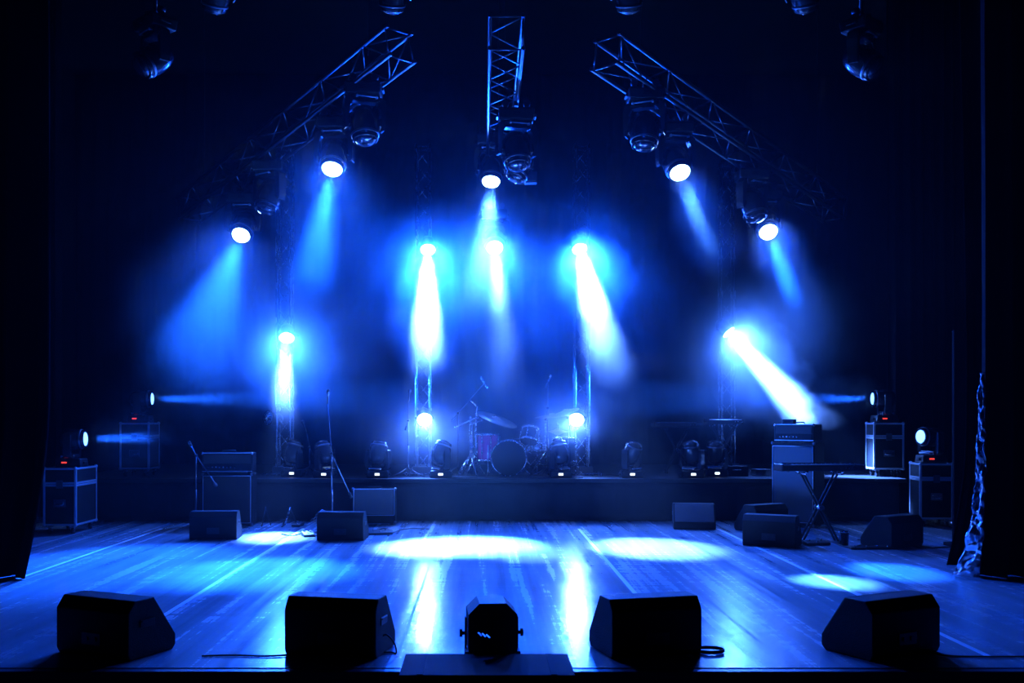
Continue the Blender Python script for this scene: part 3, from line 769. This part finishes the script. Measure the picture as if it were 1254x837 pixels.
MB().prism([(-.05, 0), (.05, 0), (.045, .03), (-.045, .02)], -.27, .27, 'x', bev=.004).build('body', M['plastic'], t)
for k in range(4): MB().tube([(-.2 + k * .13, 0, .02), (-.2 + k * .13, 0, .04)], .012, 10).build('switch', M['chrome'], t)
def cable(label, pts, r=.006, n=6):
    o = MB().tube(smooth_path(pts, n), r, 6).build('cable', M['rubber']); return tag(o, label, 'cable')
def fl(px, py, dz=.007): q = G(px, py); return (q.x, q.y, dz)
cable('black cable curling from the second front wedge towards the platform box', [(-.66, 6.5, .10), (-.62, 6.47, .13), (-.57, 6.46, .08), (-.555, 6.47, .012), (-.59, 6.5, .008), (-.64, 6.5, .008)])
cable('black cable trailing left along the stage edge from the second front wedge', [(-1.2, 6.55, .08), (-1.24, 6.5, .06), (-1.22, 6.45, .015), (-1.35, 6.40, .008), (-1.6, 6.42, .008), (-1.8, 6.4, .008)])
pts = [(1.34, 6.6, .12), (1.38, 6.52, .06)]
for k in range(15): pts.append((1.50 + .085 * math.cos(k * .9 + 2.8), 6.52 + .06 * math.sin(k * .9 + 2.8), .008 + k * .0015))
cable('small coil of black cable beside the third front wedge', pts)
cable('black cable running right along the stage edge from the last front wedge', [(2.86, 6.6, .1), (2.9, 6.5, .03), (2.98, 6.42, .008), (3.3, 6.38, .008), (3.9, 6.4, .008)])
cable('loose cables tangled on the floor right of the combo amplifier wedge', [fl(452, 655), fl(470, 648), fl(482, 652), fl(475, 657), fl(490, 650), fl(508, 648), fl(525, 649)], .008)
cable('cable lying across the bright floor left of the boom microphone stand', [fl(345, 655), fl(358, 657), fl(372, 654), fl(385, 658), fl(392, 652)], .007)
cable('cable snaking on the floor under the keyboard stand', [fl(1000, 660), fl(1016, 664), fl(1040, 672), fl(1058, 667), fl(1075, 664), fl(1050, 662)], .008)
cable('cable running along the floor right of the right wedge', [fl(1120, 668), fl(1140, 672), fl(1160, 671), fl(1175, 674)], .008)
cable('cable lying on the riser between the drums and right tower moving heads', [tuple(G(725, 583.5, RZ) + Vector((0, 0, .008))), tuple(G(745, 582, RZ) + Vector((0, 0, .008))), tuple(G(760, 584, RZ) + Vector((0, 0, .008)))], .008)

p = G(935, 583.5, RZ)
tag(MB().lathe([(0, 0), (.14, 0), (.14, .012), (.08, .014), (.08, .09), (.14, .092), (.14, .104), (0, .104)], 22, mtx=T(p.x, p.y + .15, RZ)).build('cable_reel', M['dullmetal']), 'small cable reel on the riser left of the bass stack', 'reel')
t = thing('equipment_box', 'low dark box on the riser at the foot of the right rear tower', 'box', ((900 - CX) / F * 15.45, 15.45, RZ), 0)
MB().box((0, 0, .08), (.36, .22, .16), .01).build('body', M['tolex'], t); MB().tube([(-.06, -.112, .1), (-.06, -.13, .1), (.06, -.13, .1), (.06, -.112, .1)], .007, 6).build('handle', M['silver'], t)

# ================================================================= drum kit
KY = 15.25; gk = 'drum kit'
def kx_(px, Y=KY): return (px - CX) / F * Y
def kz(py, Y=KY): return EYE - (py - CY) / F * Y
tag(MB().box((kx_(632), KY + .45, RZ + .006), (2.0, 1.5, .012), .004).build('drum_rug', M['carpet']), 'dark rug on the riser under the drum kit', 'rug')
DZ = RZ + .012
def drum(name, label, c, dia, h, mtx, shell, lugs=8, front='bskin', back='skin', legs=0):
    m = Matrix.Translation(c) @ mtx; t = thing(name, label, 'drum', group=gk, mtx=m); r = dia / 2
    MB().lathe([(r * .985, 0), (r, .005), (r, h - .005), (r * .985, h)], 32).build('shell', shell, t)
    for z in (0, h):
        MB().lathe([(r * .99, z - .014), (r + .012, z - .014), (r + .014, z + .014), (r * .99, z + .014), (r * .985, z)], 32).build('hoop', M['chrome'], t)
    MB().lathe([(0, h + .004), (r, h + .002)], 32).build('drum_skin', M[back], t)
    MB().lathe([(0, -.004), (r, -.002)], 32).build('drum_skin', M[front], t)
    for k in range(lugs):
        a = 2 * PI * k / lugs + .2; x, y = (r + .012) * math.cos(a), (r + .012) * math.sin(a)
        MB().tube([(x, y, .0), (x, y, h)], .005, 6).box((x * .99, y * .99, h * .3), (.02, .02, .05), .004).box((x * .99, y * .99, h * .7), (.02, .02, .05), .004).build('lug', M['chrome'], t)
    if legs:
        for k in range(3):
            a = 2 * PI * k / 3 + .5; x, y = (r + .02) * math.cos(a), (r + .02) * math.sin(a)
            MB().tube([(x, y, h * .6), (x, y, -.12), (x * 1.06, y * 1.06, -legs)], .008, 8).build('leg', M['chrome'], t)
    return t
bd = drum('bass_drum', 'large bass drum with dark front skin at the centre of the kit', (kx_(623, 15.1), 15.1, DZ + .28), .53, .45, RM(-PI / 2, 'X'), M['dark'], lugs=8)
for s in (-1, 1): MB().tube([(s * .22, .14, .10), (s * .33, .262, .03)], .008, 8).build('spur', M['chrome'], bd)
drum('floor_tom', 'purple drum with chrome hoops left of the bass drum', (kx_(598), 15.28, DZ + .24), .34, .40, RM(0, 'X'), M['shell'], legs=.235)
drum('floor_tom', 'drum with chrome hoops right of the bass drum behind a moving head', (kx_(692), 15.35, DZ + .22), .36, .36, RM(0, 'X'), M['dark'], legs=.215)
drum('snare_drum', 'chrome snare drum between bass drum and right floor tom', (kx_(659), 15.7, kz(553)), .34, .14, RM(0, 'X'), M['chrome'], lugs=8)
rt = drum('rack_tom', 'small tilted rack tom above the right side of the bass drum', (kx_(648), 15.35, kz(541)), .27, .20, RM(R(-28), 'X') @ RM(R(10), 'Y'), M['dark'], lugs=6)
MB().tube([(.0, .1, .05), (-.02, .16, -.05), (-.06, .10, -.16)], .012, 8).build('tom_arm', M['chrome'], rt)
# stand under the snare
ss = thing('snare_stand', 'chrome basket stand under the snare drum', 'stand', (kx_(659), 15.7, DZ), 0, gk)
zt = kz(553) - DZ - .015
MB().tube([(0, 0, .12), (0, 0, zt - .06)], .012, 8).build('pole', M['chrome'], ss)
for k in range(3):
    a = R(30 + 120 * k); c_, s_ = math.cos(a), math.sin(a)
    MB().tube([(0, 0, .26), (.22 * c_, .22 * s_, .008)], .009, 8).build('leg', M['chrome'], ss)
    MB().tube([(0, 0, zt - .07), (.14 * c_, .14 * s_, zt - .01), (.17 * c_, .17 * s_, zt + .0)], .008, 8).build('basket_arm', M['chrome'], ss)
def cymbal_stand(label, px, Y, cpx, cpy, dia, tilt, hat=False, dbl=False, ty=0.0):
    x = kx_(px, Y); t = thing('cymbal_stand', label, 'cymbal', (x, Y, DZ), 0, gk)
    c = Vector((kx_(cpx, Y), Y, kz(cpy, Y))) - Vector((x, Y, DZ))
    if hat: pts = [(0, 0, .12), (0, 0, c.z + .14)]
    else: pts = [(0, 0, .12), (0, 0, c.z - .08), c + Vector((0, 0, .05))]
    MB().tube(pts, .012, 8).build('pole', M['chrome'], t)
    if not hat: MB().ball((0, 0, c.z - .08), .022, 8).build('tilter', M['chrome'], t)
    MB().ball((0, 0, .45), .02, 8).build('collar', M['chrome'], t)
    for k in range(3):
        a = R(80 + 120 * k); c_, s_ = math.cos(a), math.sin(a)
        MB().tube([(0, 0, .36), (.26 * c_, .26 * s_, .008)], .009, 8).tube([(0, 0, .14), (.14 * c_, .14 * s_, .18)], .006, 6).build('leg', M['chrome'], t)
    r = dia / 2; prof = [(.012, .035), (.03, .033), (.055, .018), (.065, .012), (r * .6, .002), (r, -.016), (r, -.019), (r * .6, -.001), (.06, .008), (.012, .03)]
    m = Matrix.Translation(c) @ RM(R(tilt), 'Y') @ RM(R(ty), 'X')
    link('cymbal', MB().lathe(prof, 40).mesh('cymbal', M['brass']), t, m)
    if hat: link('cymbal', MB().lathe(prof, 40).mesh('cymbal', M['brass']), t, Matrix.Translation(c - Vector((0, 0, .03))) @ RM(PI, 'X'))
    return t
cymbal_stand('large crash cymbal tilted over the left side of the kit on its stand', 578, 15.35, 609, 513, .66, 20, ty=12)
cymbal_stand('flat ride cymbal edge on at the right side of the kit', 668, 15.55, 676, 509, .55, -5, ty=4)
cymbal_stand('crash cymbal beside the lit lamp of the right drum tower', 697, 15.5, 693, 504, .42, -16, ty=8)
cymbal_stand('hi hat cymbals low at the right of the kit', 683, 15.75, 683, 528, .36, 0, hat=True)
# bright tubular drum rack at left
t = thing('drum_rack', 'bright chrome tubular drum rack left of the purple drum', 'rack', (kx_(576), 15.25, DZ), 0, gk)
MB().tube([(0, 0, .30), (0, 0, .92)], .014, 8).build('upright', M['chrome'], t)
MB().tube([(.085, 0, .24), (.085, 0, .98)], .014, 8).build('upright', M['chrome'], t)
MB().tube([(-.24, -.02, .74), (.05, .0, .88), (.26, .04, .92)], .012, 8).build('crossbar', M['chrome'], t)
MB().tube([(0, 0, .45), (.085, 0, .45)], .012, 8).build('crossbar', M['chrome'], t)
MB().tube([(.085, 0, .96), (.11, .0, 1.06), (.0, .0, 1.16)], .011, 8).build('arm', M['chrome'], t)
for a, b in (((0, 0, .34), (-.18, -.14, .01)), ((0, 0, .34), (.10, -.2, .01)), ((.085, 0, .3), (.05, .24, .01)), ((.085, 0, .3), (-.08, -.08, .01)), ((0, 0, .32), (-.12, .1, .01))):
    MB().tube([a, b], .011, 8).build('leg', M['chrome'], t)
# throne behind the drums
t = thing('drum_throne', 'round dark drum stool behind the bass drum', 'stool', (kx_(640, 16.2), 16.2, DZ), 0, gk)
MB().lathe([(0, .46), (.16, .46), (.18, .48), (.18, .53), (.16, .55), (0, .555)], 24).build('seat', M['tolex'], t)
MB().tube([(0, 0, .1), (0, 0, .47)], .016, 8).build('pole', M['chrome'], t)
for k in range(3):
    a = R(120 * k); MB().tube([(0, 0, .28), (.22 * math.cos(a), .22 * math.sin(a), .008)], .01, 8).build('leg', M['chrome'], t)

# ================================================================= haze
def volume(name, label, dens, g, mn, mx):
    o = MB().box(tuple((a + b) / 2 for a, b in zip(mn, mx)), tuple(b - a for a, b in zip(mn, mx))).mesh(name, None) if False else None
    m = bpy.data.materials.new(name); m.use_nodes = True; nt = m.node_tree; nt.nodes.clear()
    out = nt.nodes.new('ShaderNodeOutputMaterial'); v = nt.nodes.new('ShaderNodeVolumeScatter')
    v.inputs['Density'].default_value = dens; v.inputs['Anisotropy'].default_value = g; v.inputs['Color'].default_value = (.85, .9, 1, 1)
    nt.links.new(v.outputs[0], out.inputs['Volume'])
    ob = MB().box(tuple((a + b) / 2 for a, b in zip(mn, mx)), tuple(b - a for a, b in zip(mn, mx))).build(name, m)
    return tag(ob, label, 'haze', kind='stuff')
volume('haze', 'thin blue stage haze filling the air above the stage', .0012, .6, (-7.9, 7.2, .004), (7.9, 19.4, 8.2))

def puff(label, a, b, r0, r1, dens, seed=0, nscale=2.2, rz=None, g=.4, soft=.32):
    # a soft-edged smoke puff: a long lumpy bag between two points, thinning out towards its skin
    a, b = Vector(a), Vector(b); d = b - a; L = d.length
    m = bpy.data.materials.new('drifting_smoke'); m.use_nodes = True; nt = m.node_tree; nt.nodes.clear(); K = nt.links
    out = nt.nodes.new('ShaderNodeOutputMaterial'); v = nt.nodes.new('ShaderNodeVolumeScatter'); v.inputs['Anisotropy'].default_value = g
    v.inputs['Color'].default_value = (.9, .93, 1, 1)
    tc = nt.nodes.new('ShaderNodeTexCoord'); sx = nt.nodes.new('ShaderNodeVectorMath'); sx.operation = 'LENGTH'
    mp = nt.nodes.new('ShaderNodeMapping'); mp.inputs['Scale'].default_value = (1, 1, 1); K.new(tc.outputs['Object'], mp.inputs['Vector']); K.new(mp.outputs['Vector'], sx.inputs[0])
    n = nt.nodes.new('ShaderNodeTexNoise'); n.noise_dimensions = '4D'; n.inputs['W'].default_value = seed; n.inputs['Scale'].default_value = nscale; n.inputs['Detail'].default_value = 3
    ms = nt.nodes.new('ShaderNodeMapping'); ms.inputs['Scale'].default_value = (r1, r1, L / 2); K.new(tc.outputs['Object'], ms.inputs['Vector']); K.new(ms.outputs['Vector'], n.inputs['Vector'])
    def mth(op, x, y=None):
        q = nt.nodes.new('ShaderNodeMath'); q.operation = op
        for i, t in enumerate((x, y)):
            if t is None: continue
            if isinstance(t, (int, float)): q.inputs[i].default_value = t
            else: K.new(t, q.inputs[i])
        return q.outputs[0]
    nn = mth('MULTIPLY', mth('SUBTRACT', n.outputs['Fac'], .5), 1.3)
    e = mth('SUBTRACT', mth('SUBTRACT', 1.0, sx.outputs['Value']), nn)
    mr = nt.nodes.new('ShaderNodeMapRange'); mr.interpolation_type = 'SMOOTHSTEP'; mr.inputs['From Min'].default_value = .05; mr.inputs['From Max'].default_value = soft
    mr.inputs['To Min'].default_value = 0; mr.inputs['To Max'].default_value = dens; K.new(e, mr.inputs['Value'])
    K.new(mr.outputs['Result'], v.inputs['Density']); K.new(v.outputs[0], out.inputs['Volume'])
    mb = MB(); bmesh.ops.create_icosphere(mb.bm, subdivisions=3, radius=1.0)
    q = d.to_track_quat('Z', 'Y').to_matrix().to_4x4()
    o = mb.build('smoke', m, None, Matrix.Translation((a + b) / 2) @ q @ Matrix.Diagonal((r1, rz or r1, L / 2, 1)))
    return tag(o, label, 'smoke', kind='stuff')
puff('broad bank of blue haze hanging over the riser and the drums', (-6.8, 16.3, 3.15), (6.6, 16.3, 3.15), 3, 3.2, .20, 11, nscale=.32, rz=3.1, g=.55, soft=.5)
PUFFS = True
puff('blue plume of haze under the outer lamp of the left truss', W(305, 262, 14.5), W(228, 510, 12.4), .9, 1.6, .05, 21, nscale=.8, g=.6, soft=.7)
puff('soft blue haze below the inner lamp of the left truss', W(411, 165, 12.7), W(374, 400, 11.4), .5, .9, .05, 22, nscale=.9, g=.6, soft=.7)
puff('thin smoke along the slanting beam of the inner right lamp', W(816, 160, 12.9), W(902, 378, 11.9), .3, .5, .11, 23, nscale=1.2, g=.55, soft=.75)
puff('thin smoke along the slanting beam of the outer right lamp', W(922, 236, 14.5), W(1016, 470, 12.9), .3, .55, .13, 24, nscale=1.2, g=.55, soft=.75)
puff('thin haze in the sideways beam at the left end of the riser', W(160, 491, 15.5), W(310, 494, 15.8), .1, .5, .10, 26, nscale=1.5, g=.3, soft=.6)
puff('thin haze in the sideways beam above the far left floor', W(76, 536, 13.4), W(225, 538, 13.9), .1, .5, .10, 27, nscale=1.5, g=.3, soft=.6)
puff('thin haze in the sideways beam at the right end of the riser', W(945, 489, 15.8), W(1096, 490, 15.4), .1, .5, .10, 28, nscale=1.5, g=.3, soft=.6)
puff('low blue haze cloud right of the tower beside the drums', W(735, 385, 14.8), W(790, 480, 14.0), .5, .75, .07, 25, nscale=.9, g=.6, soft=.7)
if PUFFS:
    puff('white column of smoke in the beam left of the drums', W(524, 285, 15.7), W(522, 490, 14.2), .3, .72, .50, 1, soft=.62)
    puff('white ragged puff of smoke in the beam right of the drums', W(706, 285, 15.7), W(748, 412, 14.5), .3, .74, .60, 2, soft=.62)
    puff('bright slanting bank of smoke in the beam above the bass stack', W(880, 385, 16.9), W(992, 545, 15.8), .3, .85, .7, 3)
    puff('pale smoke puff under the lower centre lamp', W(604, 270, 16.1), W(615, 395, 14.9), .3, .5, .16, 4)
    puff('pale smoke drifting down the far left tower', W(351, 410, 15.7), W(347, 545, 14.6), .3, .42, .05, 5)
# weak fill lights added at the front batten heads, which are themselves unlit
for e, d in SPOTS: spot(e, d + Vector((0, .45, 0)), 60, 100, 1, DEEP, .1, 'added_fill_light')
# the lamps' own glare: each lit lens also throws wide spill towards the house
w = bpy.data.worlds.new('world'); bpy.context.scene.world = w; w.use_nodes = True
w.node_tree.nodes['Background'].inputs['Color'].default_value = (0, .002, .02, 1); w.node_tree.nodes['Background'].inputs['Strength'].default_value = .15

# ================================================================= camera
cam = bpy.data.cameras.new('camera'); co = bpy.data.objects.new('camera', cam); C.objects.link(co)
co.location = (0, 0, EYE); co.rotation_euler = (PI / 2, 0, 0)
cam.sensor_width = 36; cam.lens = 36 * F / 1254
cam.shift_x = (627 - CX) / 1254; cam.shift_y = (CY - 418.5) / 1254
cam.clip_end = 100
sc = bpy.context.scene; sc.camera = co
sc.view_settings.view_transform = 'Standard'; sc.view_settings.look = 'None'; sc.view_settings.exposure = 0; sc.view_settings.gamma = 1
sc.view_settings.use_curve_mapping = False
cy = sc.cycles
cy.max_bounces = 5; cy.diffuse_bounces = 2; cy.glossy_bounces = 3; cy.volume_bounces = 0; cy.transparent_max_bounces = 16
cy.volume_step_rate = 1.0; cy.volume_max_steps = 256; cy.sample_clamp_indirect = 10; cy.use_denoising = True
cy.caustics_reflective = False; cy.caustics_refractive = False
